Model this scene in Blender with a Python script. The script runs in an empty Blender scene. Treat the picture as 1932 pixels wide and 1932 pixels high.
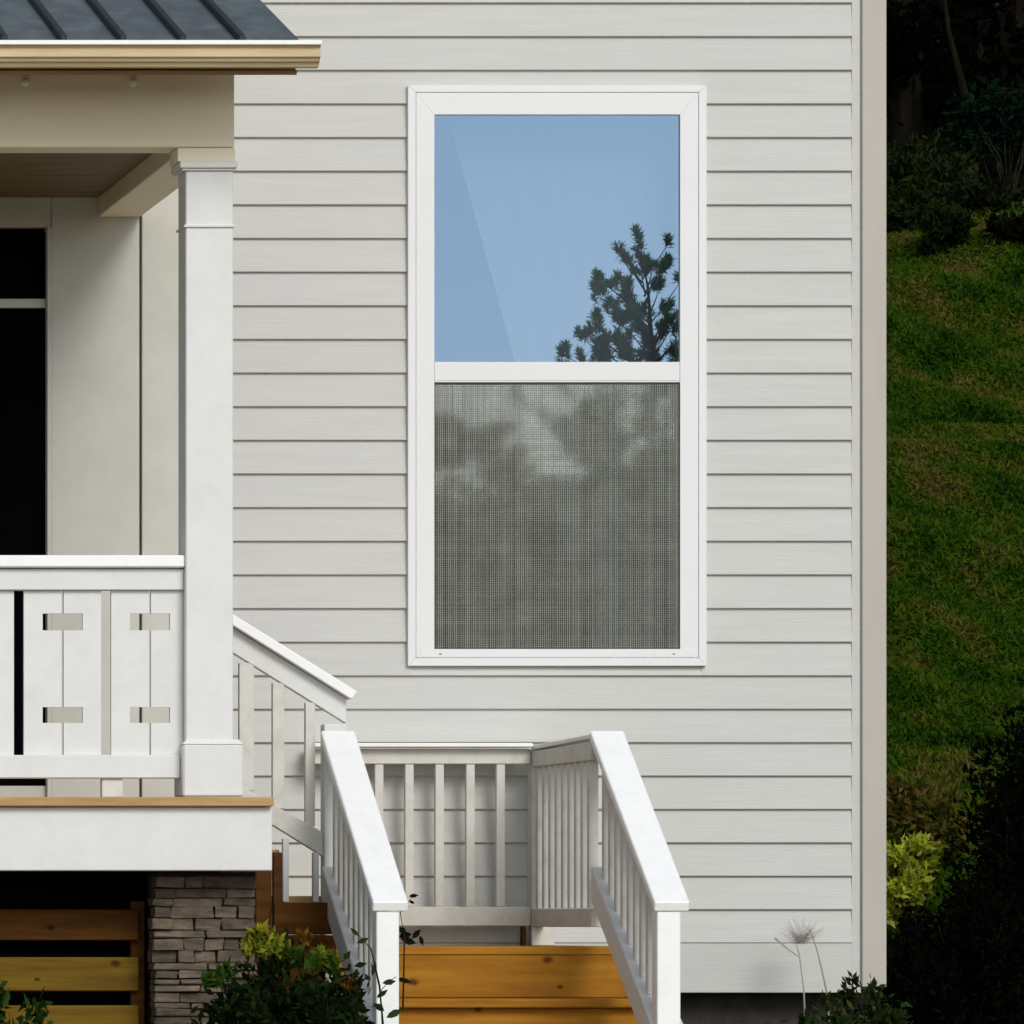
import bpy, bmesh, math, random
import numpy as np
from mathutils import Vector, Matrix

C = bpy.context.scene
COL = C.collection
random.seed(7)
R = np.random.default_rng(11)

# ------------------------------------------------------------------ camera
EYE = 0.70          # eye height above the soil at the house, metres
F = 12400.0         # focal length in units of 1/1932 of the frame width
VX, VY = -1500.0, 1740.0
cam = bpy.data.objects.new('camera', bpy.data.cameras.new('camera'))
COL.objects.link(cam)
cam.location = (0, 0, EYE)
cam.rotation_euler = (math.radians(90), 0, 0)
cam.data.sensor_width = 36
cam.data.lens = F / 1932 * 36
cam.data.shift_x = (966 - VX) / 1932
cam.data.shift_y = (VY - 966) / 1932
cam.data.clip_start = 0.1
cam.data.clip_end = 600
C.camera = cam
C.render.resolution_x = C.render.resolution_y = 1024

# ------------------------------------------------------------------ light
SUN_EL, SUN_AZ = 34, 16       # degrees; azimuth off the wall's normal, towards the right
w = bpy.data.worlds.new('World'); C.world = w; w.use_nodes = True
nt = w.node_tree
bg = nt.nodes['Background']
sky = nt.nodes.new('ShaderNodeTexSky')
sky.sky_type = 'NISHITA'; sky.sun_disc = False
sky.sun_elevation = math.radians(SUN_EL)
sky.sun_rotation = math.radians(180 - SUN_AZ)
sky.air_density = 1.0; sky.dust_density = 1.2; sky.ozone_density = 2.0
hs = nt.nodes.new('ShaderNodeHueSaturation'); hs.inputs['Saturation'].default_value = 0.42   # hazy bright sky all round
nt.links.new(sky.outputs[0], hs.inputs['Color']); nt.links.new(hs.outputs[0], bg.inputs[0]); bg.inputs[1].default_value = 0.15
sd = bpy.data.lights.new('sun', 'SUN'); sun = bpy.data.objects.new('sun', sd); COL.objects.link(sun)
sd.energy = 2.0; sd.angle = math.radians(24); sd.color = (1.0, 0.955, 0.89)
e, a = math.radians(SUN_EL), math.radians(SUN_AZ)
sdir = Vector((math.sin(a) * math.cos(e), -math.cos(a) * math.cos(e), math.sin(e)))   # towards the sun
sun.rotation_euler = sdir.to_track_quat('Z', 'Y').to_euler()
sun.location = (5, 5, 30)
C.view_settings.view_transform = 'Standard'; C.view_settings.look = 'None'
C.view_settings.gamma = 1; C.view_settings.use_curve_mapping = False
C.view_settings.exposure = -0.20

# ------------------------------------------------------------------ helpers
def wx(u, Y): return (u - VX) * Y / F            # survey of the photograph: column u seen at distance Y -> X
def wz(v, Y): return EYE + (VY - v) * Y / F      # row v seen at distance Y -> Z

def tag(o, label=None, cat=None, group=None, kind=None):
    if label: o['label'] = label
    if cat: o['category'] = cat
    if group: o['group'] = group
    if kind: o['kind'] = kind
    return o

def thing(name, label, cat, loc=(0, 0, 0), group=None):
    o = bpy.data.objects.new(name, None); COL.objects.link(o); o.location = loc
    o.empty_display_size = 0.1
    return tag(o, label, cat, group)

def link(name, me, mat, parent=None, world=True):
    o = bpy.data.objects.new(name, me); COL.objects.link(o)
    if mat and not me.materials: me.materials.append(mat)
    if parent is not None:
        o.parent = parent
        if world:
            p = parent; off = Vector((0, 0, 0))
            while p is not None: off += p.location; p = p.parent
            o.location = o.location - off
    return o

def bm_link(name, bm, mat, parent=None, smooth=False):
    bmesh.ops.recalc_face_normals(bm, faces=bm.faces)
    me = bpy.data.meshes.new(name); bm.to_mesh(me); bm.free()
    if smooth:
        for p in me.polygons: p.use_smooth = True
    return link(name, me, mat, parent)

def add_box(bm, x0, x1, y0, y1, z0, z1, bev=0.0):
    b = bmesh.new()
    bmesh.ops.create_cube(b, size=1)
    for v in b.verts:
        v.co = Vector((x0 + (v.co.x + .5) * (x1 - x0), y0 + (v.co.y + .5) * (y1 - y0), z0 + (v.co.z + .5) * (z1 - z0)))
    if bev:
        bmesh.ops.bevel(b, geom=b.edges[:], offset=bev, segments=1, affect='EDGES')
    merge(bm, b)

def merge(bm, b):
    mp = {}
    for v in b.verts: mp[v] = bm.verts.new(v.co)
    for f in b.faces:
        try: bm.faces.new([mp[v] for v in f.verts])
        except ValueError: pass
    b.free()

def box(name, x0, x1, y0, y1, z0, z1, mat, parent=None, bev=0.0015):
    bm = bmesh.new(); add_box(bm, x0, x1, y0, y1, z0, z1, bev)
    return bm_link(name, bm, mat, parent)

def prism_xz(bm, pts, y0, y1, bev=0.0):
    """outline in X-Z extruded along Y"""
    b = bmesh.new()
    A = [b.verts.new((x, y0, z)) for x, z in pts]; B = [b.verts.new((x, y1, z)) for x, z in pts]
    b.faces.new(A); b.faces.new(B[::-1])
    n = len(pts)
    for i in range(n): b.faces.new([A[i], B[i], B[(i + 1) % n], A[(i + 1) % n]])
    bmesh.ops.recalc_face_normals(b, faces=b.faces)
    if bev: bmesh.ops.bevel(b, geom=b.edges[:], offset=bev, segments=1, affect='EDGES')
    merge(bm, b)

def prism_yz(bm, pts, x0, x1, bev=0.0):
    b = bmesh.new()
    A = [b.verts.new((x0, y, z)) for y, z in pts]; B = [b.verts.new((x1, y, z)) for y, z in pts]
    b.faces.new(A); b.faces.new(B[::-1])
    n = len(pts)
    for i in range(n): b.faces.new([A[i], B[i], B[(i + 1) % n], A[(i + 1) % n]])
    bmesh.ops.recalc_face_normals(b, faces=b.faces)
    if bev: bmesh.ops.bevel(b, geom=b.edges[:], offset=bev, segments=1, affect='EDGES')
    merge(bm, b)

def pxz(name, pts, y0, y1, mat, parent=None, bev=0.0015):
    bm = bmesh.new(); prism_xz(bm, pts, y0, y1, bev); return bm_link(name, bm, mat, parent)
def pyz(name, pts, x0, x1, mat, parent=None, bev=0.0015):
    bm = bmesh.new(); prism_yz(bm, pts, x0, x1, bev); return bm_link(name, bm, mat, parent)

def tube(bm, pts, radii, n=6):
    rings = []
    pts = [Vector(p) for p in pts]
    for i, p in enumerate(pts):
        d = (pts[min(i + 1, len(pts) - 1)] - pts[max(i - 1, 0)]).normalized()
        u = d.orthogonal().normalized(); v = d.cross(u)
        rings.append([bm.verts.new(p + (u * math.cos(t) + v * math.sin(t)) * radii[i]) for t in [2 * math.pi * k / n for k in range(n)]])
    for a_, b_ in zip(rings, rings[1:]):
        # match the nearest start vertex so tubes do not twist
        k0 = min(range(n), key=lambda k: (b_[k].co - a_[0].co).length)
        b_[:] = b_[k0:] + b_[:k0]
        if (b_[1].co - a_[1].co).length > (b_[-1].co - a_[1].co).length: b_[:] = [b_[0]] + b_[:0:-1]
        for k in range(n): bm.faces.new([a_[k], a_[(k + 1) % n], b_[(k + 1) % n], b_[k]])
    bm.faces.new(rings[-1]); bm.faces.new(rings[0][::-1])

# ------------------------------------------------------------------ materials
def mat(name, col, col2=None, rough=0.6, scale=(4, 4, 4), nscale=3.0, detail=6, bump=0.0, bscale=None, spec=0.4,
        lo=0.35, hi=0.65, metallic=0.0, rnd=0.0, dirt=None):
    m = bpy.data.materials.new(name); m.use_nodes = True
    t = m.node_tree; N = t.nodes; L = t.links
    b = N['Principled BSDF']
    b.inputs['Roughness'].default_value = rough
    b.inputs['Specular IOR Level'].default_value = spec
    b.inputs['Metallic'].default_value = metallic
    tc = N.new('ShaderNodeTexCoord'); oi = N.new('ShaderNodeObjectInfo')
    add = N.new('ShaderNodeVectorMath'); add.operation = 'ADD'
    mul = N.new('ShaderNodeVectorMath'); mul.operation = 'SCALE'; mul.inputs['Scale'].default_value = 37.0
    cmb = N.new('ShaderNodeCombineXYZ')
    L.new(oi.outputs['Random'], cmb.inputs[0]); L.new(oi.outputs['Random'], cmb.inputs[2])
    L.new(cmb.outputs[0], mul.inputs[0])
    L.new(tc.outputs['Object'], add.inputs[0]); L.new(mul.outputs[0], add.inputs[1])
    mp = N.new('ShaderNodeMapping'); mp.inputs['Scale'].default_value = scale
    L.new(add.outputs[0], mp.inputs[0])
    nz = N.new('ShaderNodeTexNoise'); nz.inputs['Scale'].default_value = nscale; nz.inputs['Detail'].default_value = detail
    nz.inputs['Roughness'].default_value = 0.65
    L.new(mp.outputs[0], nz.inputs['Vector'])
    mr = N.new('ShaderNodeMapRange'); mr.inputs['From Min'].default_value = lo; mr.inputs['From Max'].default_value = hi
    L.new(nz.outputs['Fac'], mr.inputs['Value'])
    mx = N.new('ShaderNodeMix'); mx.data_type = 'RGBA'
    mx.inputs['A'].default_value = (*col, 1); mx.inputs['B'].default_value = (*(col2 or [c * 0.85 for c in col]), 1)
    L.new(mr.outputs[0], mx.inputs['Factor'])
    out = mx.outputs['Result']
    if dirt:
        n2 = N.new('ShaderNodeTexNoise'); n2.inputs['Scale'].default_value = dirt[1]; n2.inputs['Detail'].default_value = 8
        n2.inputs['Roughness'].default_value = 0.7
        L.new(add.outputs[0], n2.inputs['Vector'])
        m2 = N.new('ShaderNodeMapRange'); m2.inputs['From Min'].default_value = 0.5; m2.inputs['From Max'].default_value = 0.8
        m2.inputs['To Max'].default_value = dirt[2]
        L.new(n2.outputs['Fac'], m2.inputs['Value'])
        x2 = N.new('ShaderNodeMix'); x2.data_type = 'RGBA'; x2.inputs['B'].default_value = (*dirt[0], 1)
        L.new(m2.outputs[0], x2.inputs['Factor']); L.new(out, x2.inputs['A']); out = x2.outputs['Result']
    if rnd:
        hs = N.new('ShaderNodeHueSaturation')
        r2 = N.new('ShaderNodeMapRange'); r2.inputs['To Min'].default_value = 1 - rnd; r2.inputs['To Max'].default_value = 1 + rnd
        L.new(oi.outputs['Random'], r2.inputs['Value']); L.new(r2.outputs[0], hs.inputs['Value'])
        L.new(out, hs.inputs['Color']); out = hs.outputs['Color']
    L.new(out, b.inputs['Base Color'])
    if bump:
        bp = N.new('ShaderNodeBump'); bp.inputs['Strength'].default_value = 1.0; bp.inputs['Distance'].default_value = bump
        if bscale:
            mp3 = N.new('ShaderNodeMapping'); mp3.inputs['Scale'].default_value = bscale; L.new(add.outputs[0], mp3.inputs[0])
            n3 = N.new('ShaderNodeTexNoise'); n3.inputs['Scale'].default_value = 5; n3.inputs['Detail'].default_value = 6
            L.new(mp3.outputs[0], n3.inputs['Vector']); L.new(n3.outputs['Fac'], bp.inputs['Height'])
        else: L.new(nz.outputs['Fac'], bp.inputs['Height'])
        L.new(bp.outputs[0], b.inputs['Normal'])
    return m

def leaf_mat(name, cols, trans=0.25, rough=0.55, patch=0.0):
    """colour varies leaf by leaf, light comes partly through"""
    m = bpy.data.materials.new(name); m.use_nodes = True
    t = m.node_tree; N = t.nodes; L = t.links
    b = N['Principled BSDF']; b.inputs['Roughness'].default_value = rough; b.inputs['Specular IOR Level'].default_value = 0.03
    g = N.new('ShaderNodeNewGeometry'); cr = N.new('ShaderNodeValToRGB')
    el = cr.color_ramp.elements
    while len(el) < len(cols): el.new(0.5)
    for i, c in enumerate(cols): el[i].position = i / (len(cols) - 1); el[i].color = (*c, 1)
    fac = g.outputs['Random Per Island']
    if patch:
        tc = N.new('ShaderNodeTexCoord'); nz = N.new('ShaderNodeTexNoise'); nz.inputs['Scale'].default_value = patch; nz.inputs['Detail'].default_value = 6
        mp = N.new('ShaderNodeMapping'); mp.inputs['Scale'].default_value = (2.6, 0.8, 0.8); L.new(tc.outputs['Object'], mp.inputs[0]); L.new(mp.outputs[0], nz.inputs['Vector'])
        mr = N.new('ShaderNodeMapRange'); mr.inputs['From Min'].default_value = 0.32; mr.inputs['From Max'].default_value = 0.68
        L.new(nz.outputs['Fac'], mr.inputs['Value'])
        mm = N.new('ShaderNodeMix'); mm.inputs['Factor'].default_value = 0.35
        L.new(mr.outputs[0], mm.inputs['A']); L.new(fac, mm.inputs['B']); fac = mm.outputs['Result']
    L.new(fac, cr.inputs[0]); L.new(cr.outputs[0], b.inputs['Base Color'])
    tr = N.new('ShaderNodeBsdfTranslucent'); L.new(cr.outputs[0], tr.inputs[0])
    ms = N.new('ShaderNodeMixShader'); ms.inputs[0].default_value = trans
    L.new(b.outputs[0], ms.inputs[1]); L.new(tr.outputs[0], ms.inputs[2])
    L.new(ms.outputs[0], N['Material Output'].inputs[0])
    return m

M = {}
M['siding'] = mat('siding_vinyl', (0.59, 0.60, 0.57), (0.55, 0.56, 0.54), dirt=((0.56, 0.56, 0.615), 1.6, 0.9), rough=0.55, scale=(1.2, 6, 16), nscale=2.2, bump=0.0007, bscale=(1.5, 30, 60), spec=0.3, rnd=0.012)
M['panel'] = mat('porch_wall_paint', (0.61, 0.61, 0.565), (0.55, 0.55, 0.50), rough=0.7, nscale=1.2, bump=0.0004)
M['corner'] = mat('corner_board_paint', (0.50, 0.475, 0.42), (0.475, 0.45, 0.395), rough=0.6, scale=(6, 6, 1), nscale=2)
M['vinyl'] = mat('white_window_vinyl', (0.80, 0.815, 0.83), (0.785, 0.80, 0.815), rough=0.4, nscale=2)
M['white'] = mat('white_porch_paint', (0.74, 0.755, 0.75), (0.69, 0.705, 0.70), rough=0.55, scale=(3, 3, 3), nscale=2.5, bump=0.0006, bscale=(14, 14, 14), dirt=((0.5, 0.48, 0.42), 16, 0.16))
M['whiteh'] = mat('white_rail_paint', (0.93, 0.95, 0.95), (0.90, 0.92, 0.92), rough=0.5, nscale=2.5, bump=0.0005, bscale=(14, 6, 14), dirt=((0.55, 0.53, 0.48), 20, 0.12))
M['white_old'] = mat('weathered_white_rail_paint', (0.68, 0.68, 0.64), (0.62, 0.62, 0.575), rough=0.6, nscale=3.5, bump=0.0006, dirt=((0.42, 0.38, 0.30), 14, 0.4))
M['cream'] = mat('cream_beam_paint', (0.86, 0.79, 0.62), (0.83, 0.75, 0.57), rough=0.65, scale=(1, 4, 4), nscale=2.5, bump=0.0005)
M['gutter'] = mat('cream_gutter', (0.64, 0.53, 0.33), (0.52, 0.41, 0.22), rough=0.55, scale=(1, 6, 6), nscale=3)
M['soffit'] = mat('soffit_shade_brown', (0.26, 0.15, 0.06), (0.18, 0.10, 0.04), rough=0.7, scale=(1, 8, 8), nscale=4, bump=0.001)  # brown is the eave's warm shade put into the colour
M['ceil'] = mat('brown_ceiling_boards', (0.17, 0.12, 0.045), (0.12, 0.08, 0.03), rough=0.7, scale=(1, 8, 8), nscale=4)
M['roof'] = mat('grey_blue_roof_metal', (0.085, 0.118, 0.128), (0.040, 0.055, 0.068), rough=0.5, scale=(5, 2, 2), nscale=2.5, spec=0.5, bump=0.001, dirt=((0.20, 0.20, 0.23), 6, 0.6))
M['rib'] = mat('dark_roof_rib', (0.012, 0.017, 0.022), rough=0.6)
M['deckwood'] = mat('tan_deck_edge_wood', (0.50, 0.33, 0.14), (0.36, 0.22, 0.08), rough=0.6, scale=(1, 12, 12), nscale=4, bump=0.0015)
M['dark'] = mat('black_shade_backing', (0.006, 0.005, 0.005), rough=1.0, spec=0.0)  # flat black, standing in for deep shade behind openings
M['black_pane'] = mat('shaded_door_black', (0.002, 0.002, 0.003), rough=0.9, spec=0.02)  # black stands for door glass shaded by the porch roof
M['iron'] = mat('dark_metal', (0.02, 0.02, 0.02), rough=0.6)
M['conc'] = mat('dark_foundation_concrete', (0.06, 0.055, 0.045), (0.035, 0.03, 0.026), rough=0.95, nscale=5, bump=0.004)
M['room'] = mat('dim_room_plaster', (0.05, 0.06, 0.075), rough=0.95)
M['reflection_sheet'] = mat('pale_reflection_sheet', (0.62, 0.66, 0.70), (0.56, 0.60, 0.65), rough=0.9, scale=(12, 12, 0.6), nscale=2)  # for the added sheet that draws the reflection edge
M['mesh'] = mat('grey_screen_wire', (0.275, 0.292, 0.255), (0.20, 0.213, 0.185), rough=0.55, spec=0.3)
M['bark'] = mat('grey_brown_bark', (0.035, 0.028, 0.019), (0.016, 0.013, 0.009), spec=0.05, rough=0.9, scale=(6, 6, 1), nscale=6, bump=0.006)
M['palebark'] = mat('pale_bark', (0.012, 0.012, 0.006), (0.005, 0.006, 0.003), spec=0.03, rough=0.9, scale=(6, 6, 1), nscale=5, bump=0.004)
M['drystem'] = mat('dried_stem', (0.46, 0.44, 0.40), (0.36, 0.34, 0.30), rough=0.9)

def wood(name, col, col2, knots=(), rnd=0.06):
    m = mat(name, col, col2, rough=0.75, scale=(0.9, 9, 11), nscale=3.2, detail=8, bump=0.001, spec=0.12, rnd=rnd)
    t = m.node_tree; N = t.nodes; L = t.links
    if knots:
        b = N['Principled BSDF']
        tc = N.new('ShaderNodeTexCoord')
        nz = N.new('ShaderNodeTexNoise'); nz.inputs['Scale'].default_value = 60; L.new(tc.outputs['Object'], nz.inputs['Vector'])
        for kx, kz, kr in knots:
            src = b.inputs['Base Color'].links[0].from_socket
            mp = N.new('ShaderNodeMapping'); mp.inputs['Location'].default_value = (-kx * 0.75, 0, -kz * 1.25); mp.inputs['Scale'].default_value = (0.75, 0, 1.25)
            L.new(tc.outputs['Object'], mp.inputs[0])
            ln = N.new('ShaderNodeVectorMath'); ln.operation = 'LENGTH'; L.new(mp.outputs[0], ln.inputs[0])
            ad = N.new('ShaderNodeMath'); ad.operation = 'MULTIPLY_ADD'; ad.inputs[1].default_value = kr * 0.9; L.new(nz.outputs['Fac'], ad.inputs[0]); L.new(ln.outputs['Value'], ad.inputs[2])
            r = N.new('ShaderNodeMapRange'); r.inputs['From Min'].default_value = kr * 0.9; r.inputs['From Max'].default_value = kr * 1.7
            r.inputs['To Min'].default_value = 0.85; r.inputs['To Max'].default_value = 0.0
            L.new(ad.outputs[0], r.inputs['Value'])
            x = N.new('ShaderNodeMix'); x.data_type = 'RGBA'; x.inputs['B'].default_value = (col2[0] * .22, col2[1] * .16, col2[2] * .15, 1)
            L.new(r.outputs[0], x.inputs['Factor']); L.new(src, x.inputs['A']); L.new(x.outputs['Result'], b.inputs['Base Color'])
    return m
M['orange'] = wood('orange_stained_pine', (0.40, 0.195, 0.022), (0.29, 0.12, 0.012), [(wx(1032, 19.06), wz(1811, 19.06), 0.013), (wx(778, 19.06), wz(1853, 19.06), 0.014), (wx(1056, 19.06), wz(1862, 19.06), 0.007), (wx(900, 18.8), wz(1905, 18.8), 0.01)])
M['brownwood'] = wood('red_brown_board', (0.105, 0.045, 0.008), (0.06, 0.02, 0.005), knots=())
M['slat'] = wood('yellow_brown_slat', (0.20, 0.125, 0.012), (0.12, 0.065, 0.008), [(wx(218, 18.46), wz(1818, 18.46), 0.011), (wx(70, 18.46), wz(1848, 18.46), 0.007)])
M['slat2'] = wood('dark_brown_slat', (0.11, 0.045, 0.006), (0.06, 0.022, 0.004), [(wx(96, 18.46), wz(1750, 18.46), 0.010)])
M['stone'] = mat('stacked_ledge_stone', (0.17, 0.13, 0.095), (0.07, 0.055, 0.04), rough=0.9, scale=(3, 3, 8), nscale=5, bump=0.006, rnd=0.35)
M['mortar'] = mat('dark_stone_joint', (0.05, 0.042, 0.032), rough=1.0)

# reflective coated glass: most light mirrors, the rest goes through
def glass(name, tint, fac, rough=0.0):
    m = bpy.data.materials.new(name); m.use_nodes = True
    t = m.node_tree; N = t.nodes; L = t.links
    N.remove(N['Principled BSDF'])
    g = N.new('ShaderNodeBsdfGlossy'); g.inputs['Color'].default_value = (*tint, 1); g.inputs['Roughness'].default_value = rough
    tr = N.new('ShaderNodeBsdfTransparent'); tr.inputs[0].default_value = (0.80, 0.86, 0.90, 1)
    ms = N.new('ShaderNodeMixShader'); ms.inputs[0].default_value = fac
    L.new(tr.outputs[0], ms.inputs[1]); L.new(g.outputs[0], ms.inputs[2]); L.new(ms.outputs[0], N['Material Output'].inputs[0])
    return m
M['glass'] = glass('coated_window_glass', (0.20, 0.312, 0.47), 0.68)
M['glass2'] = glass('coated_window_glass_lower', (0.50, 0.575, 0.60), 0.66, 0.022)

# ------------------------------------------------------------------ foliage helper
def quads_mesh(name, P, A, B, mat_, parent=None, kind=None):
    """P centres, A half length, B half width -> rhombic leaves"""
    n = len(P)
    V = np.empty((n, 4, 3)); V[:, 0] = P - A; V[:, 1] = P - A * 0.1 + B; V[:, 2] = P + A; V[:, 3] = P - A * 0.1 - B
    me = bpy.data.meshes.new(name)
    me.vertices.add(4 * n); me.vertices.foreach_set('co', V.reshape(-1).astype(np.float32))
    me.loops.add(4 * n); me.loops.foreach_set('vertex_index', np.arange(4 * n, dtype=np.int32))
    me.polygons.add(n); me.polygons.foreach_set('loop_start', np.arange(0, 4 * n, 4, dtype=np.int32))
    me.polygons.foreach_set('loop_total', np.full(n, 4, dtype=np.int32))
    me.update(); me.validate()
    o = link(name, me, mat_, parent)
    if kind: o['kind'] = kind
    return o

def unit(v): return v / np.maximum(np.linalg.norm(v, axis=1, keepdims=True), 1e-6)

def cloud(blobs, n, size, up=0.3, shell=0.5, aspect=0.42, clumps=0, cr=0.25):
    """leaf centres and axes through a set of ellipsoids (cx,cy,cz,rx,ry,rz)"""
    vol = np.array([b[3] * b[4] * b[5] for b in blobs]) ** 0.8; vol /= vol.sum()
    Ps, As, Bs = [], [], []
    for b, f in zip(blobs, vol):
        k = max(8, int(n * f))
        if clumps:
            nc = max(4, int(clumps * f))
            d = unit(R.normal(size=(nc, 3))); r = (R.random((nc, 1)) ** (1 - shell))
            cc = d * r
            idx = R.integers(0, nc, k)
            q = cc[idx] + R.normal(size=(k, 3)) * cr * 0.55
        else:
            d = unit(R.normal(size=(k, 3))); q = d * (R.random((k, 1)) ** (1 - shell))
        P = q * np.array(b[3:6]) + np.array(b[:3])
        out = unit(q + R.normal(size=(k, 3)) * 0.8 + np.array([0, 0, up]))
        s = size * (0.6 + 0.8 * R.random((k, 1)))
        B = unit(np.cross(out, R.normal(size=(k, 3))))
        Ps.append(P); As.append(out * s); Bs.append(B * s * aspect)
    return np.vstack(Ps), np.vstack(As), np.vstack(Bs)

# ------------------------------------------------------------------ ground and hill
prof = [(-200, -0.5), (-40, -0.1), (0, 0), (20.2, 0), (21.0, 0.12), (22, 0.55), (24, 1.10), (30, 2.15), (45, 5.75), (60, 10), (90, 20), (160, 44)]
def gz(x, y):
    z = np.interp(y, [p[0] for p in prof], [p[1] for p in prof])
    b = 0.10 * np.sin(x * 0.9 + y * 0.4) + 0.07 * np.sin(x * 2.1 - y * 1.3) + 0.04 * np.sin(x * 4.7 + y * 3.1)
    return z + b * np.clip((y - 21) / 4, 0, 1)
xs = np.concatenate([np.linspace(-150, 0, 20), np.linspace(0.6, 20, 60), np.linspace(24, 160, 20)])
ys = np.concatenate([np.linspace(-200, 19, 20), np.linspace(19.6, 50, 110), np.linspace(52, 160, 30)])
XX, YY = np.meshgrid(xs, ys); ZZ = gz(XX, YY)
me = bpy.data.meshes.new('ground')
nx, ny = len(xs), len(ys)
faces = [(j * nx + i, j * nx + i + 1, (j + 1) * nx + i + 1, (j + 1) * nx + i) for j in range(ny - 1) for i in range(nx - 1)]
me.from_pydata(np.stack([XX, YY, ZZ], -1).reshape(-1, 3).tolist(), [], faces)
for p in me.polygons: p.use_smooth = True
def ground_mat():
    m = mat('hillside_turf', (0.008, 0.026, 0.002), (0.030, 0.030, 0.005), rough=1.0, scale=(1, 1, 1), nscale=0.9, detail=9, spec=0.05, bump=0.03, lo=0.42, hi=0.66)
    t = m.node_tree; N = t.nodes; L = t.links
    b = N['Principled BSDF']; src = b.inputs['Base Color'].links[0].from_socket
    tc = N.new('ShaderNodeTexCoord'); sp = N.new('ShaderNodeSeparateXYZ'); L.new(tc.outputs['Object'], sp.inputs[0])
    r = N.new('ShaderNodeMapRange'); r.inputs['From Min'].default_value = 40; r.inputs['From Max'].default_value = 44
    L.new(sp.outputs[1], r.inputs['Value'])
    x = N.new('ShaderNodeMix'); x.data_type = 'RGBA'; x.inputs['B'].default_value = (0.003, 0.003, 0.002, 1)   # leaf litter, blackened to stand for the wood's shade
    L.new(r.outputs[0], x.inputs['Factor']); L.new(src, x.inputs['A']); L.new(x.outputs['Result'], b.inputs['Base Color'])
    return m
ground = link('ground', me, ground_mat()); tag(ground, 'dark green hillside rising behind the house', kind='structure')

# pale ground strip added out of view to bounce warm light onto the porch
xs2 = np.linspace(-6, 9, 16); me = bpy.data.meshes.new('bounce_strip_mesh')
me.from_pydata([(x, y, float(gz(x, y)) + 0.006) for y in (9.0, 13.5, 17.25) for x in xs2], [], [(j * 16 + i, j * 16 + i + 1, (j + 1) * 16 + i + 1, (j + 1) * 16 + i) for j in range(2) for i in range(15)])
bounce_strip = link('bounce_strip', me, mat('tan_bounce_ground', (0.60, 0.52, 0.38), (0.48, 0.40, 0.28), rough=0.95, nscale=30, detail=8, bump=0.01)); tag(bounce_strip, 'tan bounce surface added on the ground before the porch', kind='structure')

# grass tufts on the visible slope
n = 190000
gy = 22 + 22 * R.random(n) ** 1.0
gx = gy * (3130 + 360 * R.random(n)) / F
P = np.stack([gx, gy, gz(gx, gy) + 0.03], 1)
A = unit(R.normal(size=(n, 3)) * [0.9, 0.9, 0.5] + [0, 0, 0.5]) * (0.014 + 0.034 * R.random((n, 1)))
B = unit(np.cross(A, R.normal(size=(n, 3)))) * (0.006 + 0.012 * R.random((n, 1)))
grass_mat = leaf_mat('hill_grass_blades', [(0.005, 0.009, 0.001), (0.012, 0.030, 0.002), (0.022, 0.068, 0.003), (0.036, 0.074, 0.004), (0.070, 0.086, 0.007), (0.12, 0.088, 0.028), (0.055, 0.042, 0.010)], 0.2, 0.8, 1.3)
g = quads_mesh('grass', P, A, B, grass_mat); tag(g, 'rough dark green grass on the slope behind the house', 'grass', kind='stuff')

# ------------------------------------------------------------------ house
Y0 = 20.0
house = thing('house', 'pale grey house wall with horizontal lap siding and one tall white window', 'house', (4.0, Y0, 0))
def line_y(k): return 1275 - 63.45 * (19 - k) if k <= 19 else 1275 + 63.0 * (k - 19)
XL, XR = wx(345, Y0), wx(1606, Y0)
WX0, WX1, WZ1, WZ0 = wx(767, Y0), wx(1330, Y0), wz(163, Y0), wz(1257, Y0)
ov = 0.012
cache = {}
def siding(x0, x1, zb, zt, cut=0.0):
    """one lap board piece: butt at zb proud, sloping back to zt; mesh shared between alike pieces"""
    key = (round(x0, 4), round(x1, 4), round(zt - zb, 4), round(cut, 4))
    if key not in cache:
        bm = bmesh.new(); h = zt - zb; L_ = x1 - x0
        t = 0.0105
        if cut:      # a board notched round the window: its lower part is missing
            yf = -t + (t + 0.0006) * (cut - 0.0035) / (h + 0.0025)
            prism_yz(bm, [(yf, cut), (0.012, cut), (0.012, h + 0.006), (0.0006, h + 0.006)], 0, L_)
        else:
            prism_yz(bm, [(-t, 0.0015), (-t + 0.0015, 0.0), (0.012, 0.0), (0.012, h + 0.006), (0.0006, h + 0.006), (-t, 0.0035)], 0, L_)
        bmesh.ops.recalc_face_normals(bm, faces=bm.faces)
        m_ = bpy.data.meshes.new('siding_board'); bm.to_mesh(m_); bm.free(); m_.materials.append(M['siding']); cache[key] = m_
    o = bpy.data.objects.new('siding_board', cache[key]); COL.objects.link(o)
    o.parent = house; o.location = Vector((x0, Y0, zb)) - house.location
    return o
for k in range(-4, 28):
    zb = wz(line_y(k), Y0); zt = wz(line_y(k - 1), Y0)
    wa, wb = WX0 + ov, WX1 - ov
    if zt <= WZ0 + ov or zb >= WZ1 - ov:
        siding(XL, XR, zb, zt)
    else:
        siding(XL, wa, zb, zt); siding(wb, XR, zb, zt)
        if zt > WZ1 - ov:      # piece above the head of the window
            siding(wa + .0002, wb - .0002, zb, zt, WZ1 - ov - zb)
        if zb < WZ0 + ov:
            siding(wa + .0002, wb - .0002, zb, WZ0 + ov)
zsk = wz(line_y(27), Y0); zbot = wz(1873, Y0)
box('skirt_board', XL, wx(1606, Y0), Y0 - 0.008, Y0 + 0.02, zbot, zsk - 0.001, M['siding'], house)
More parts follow.
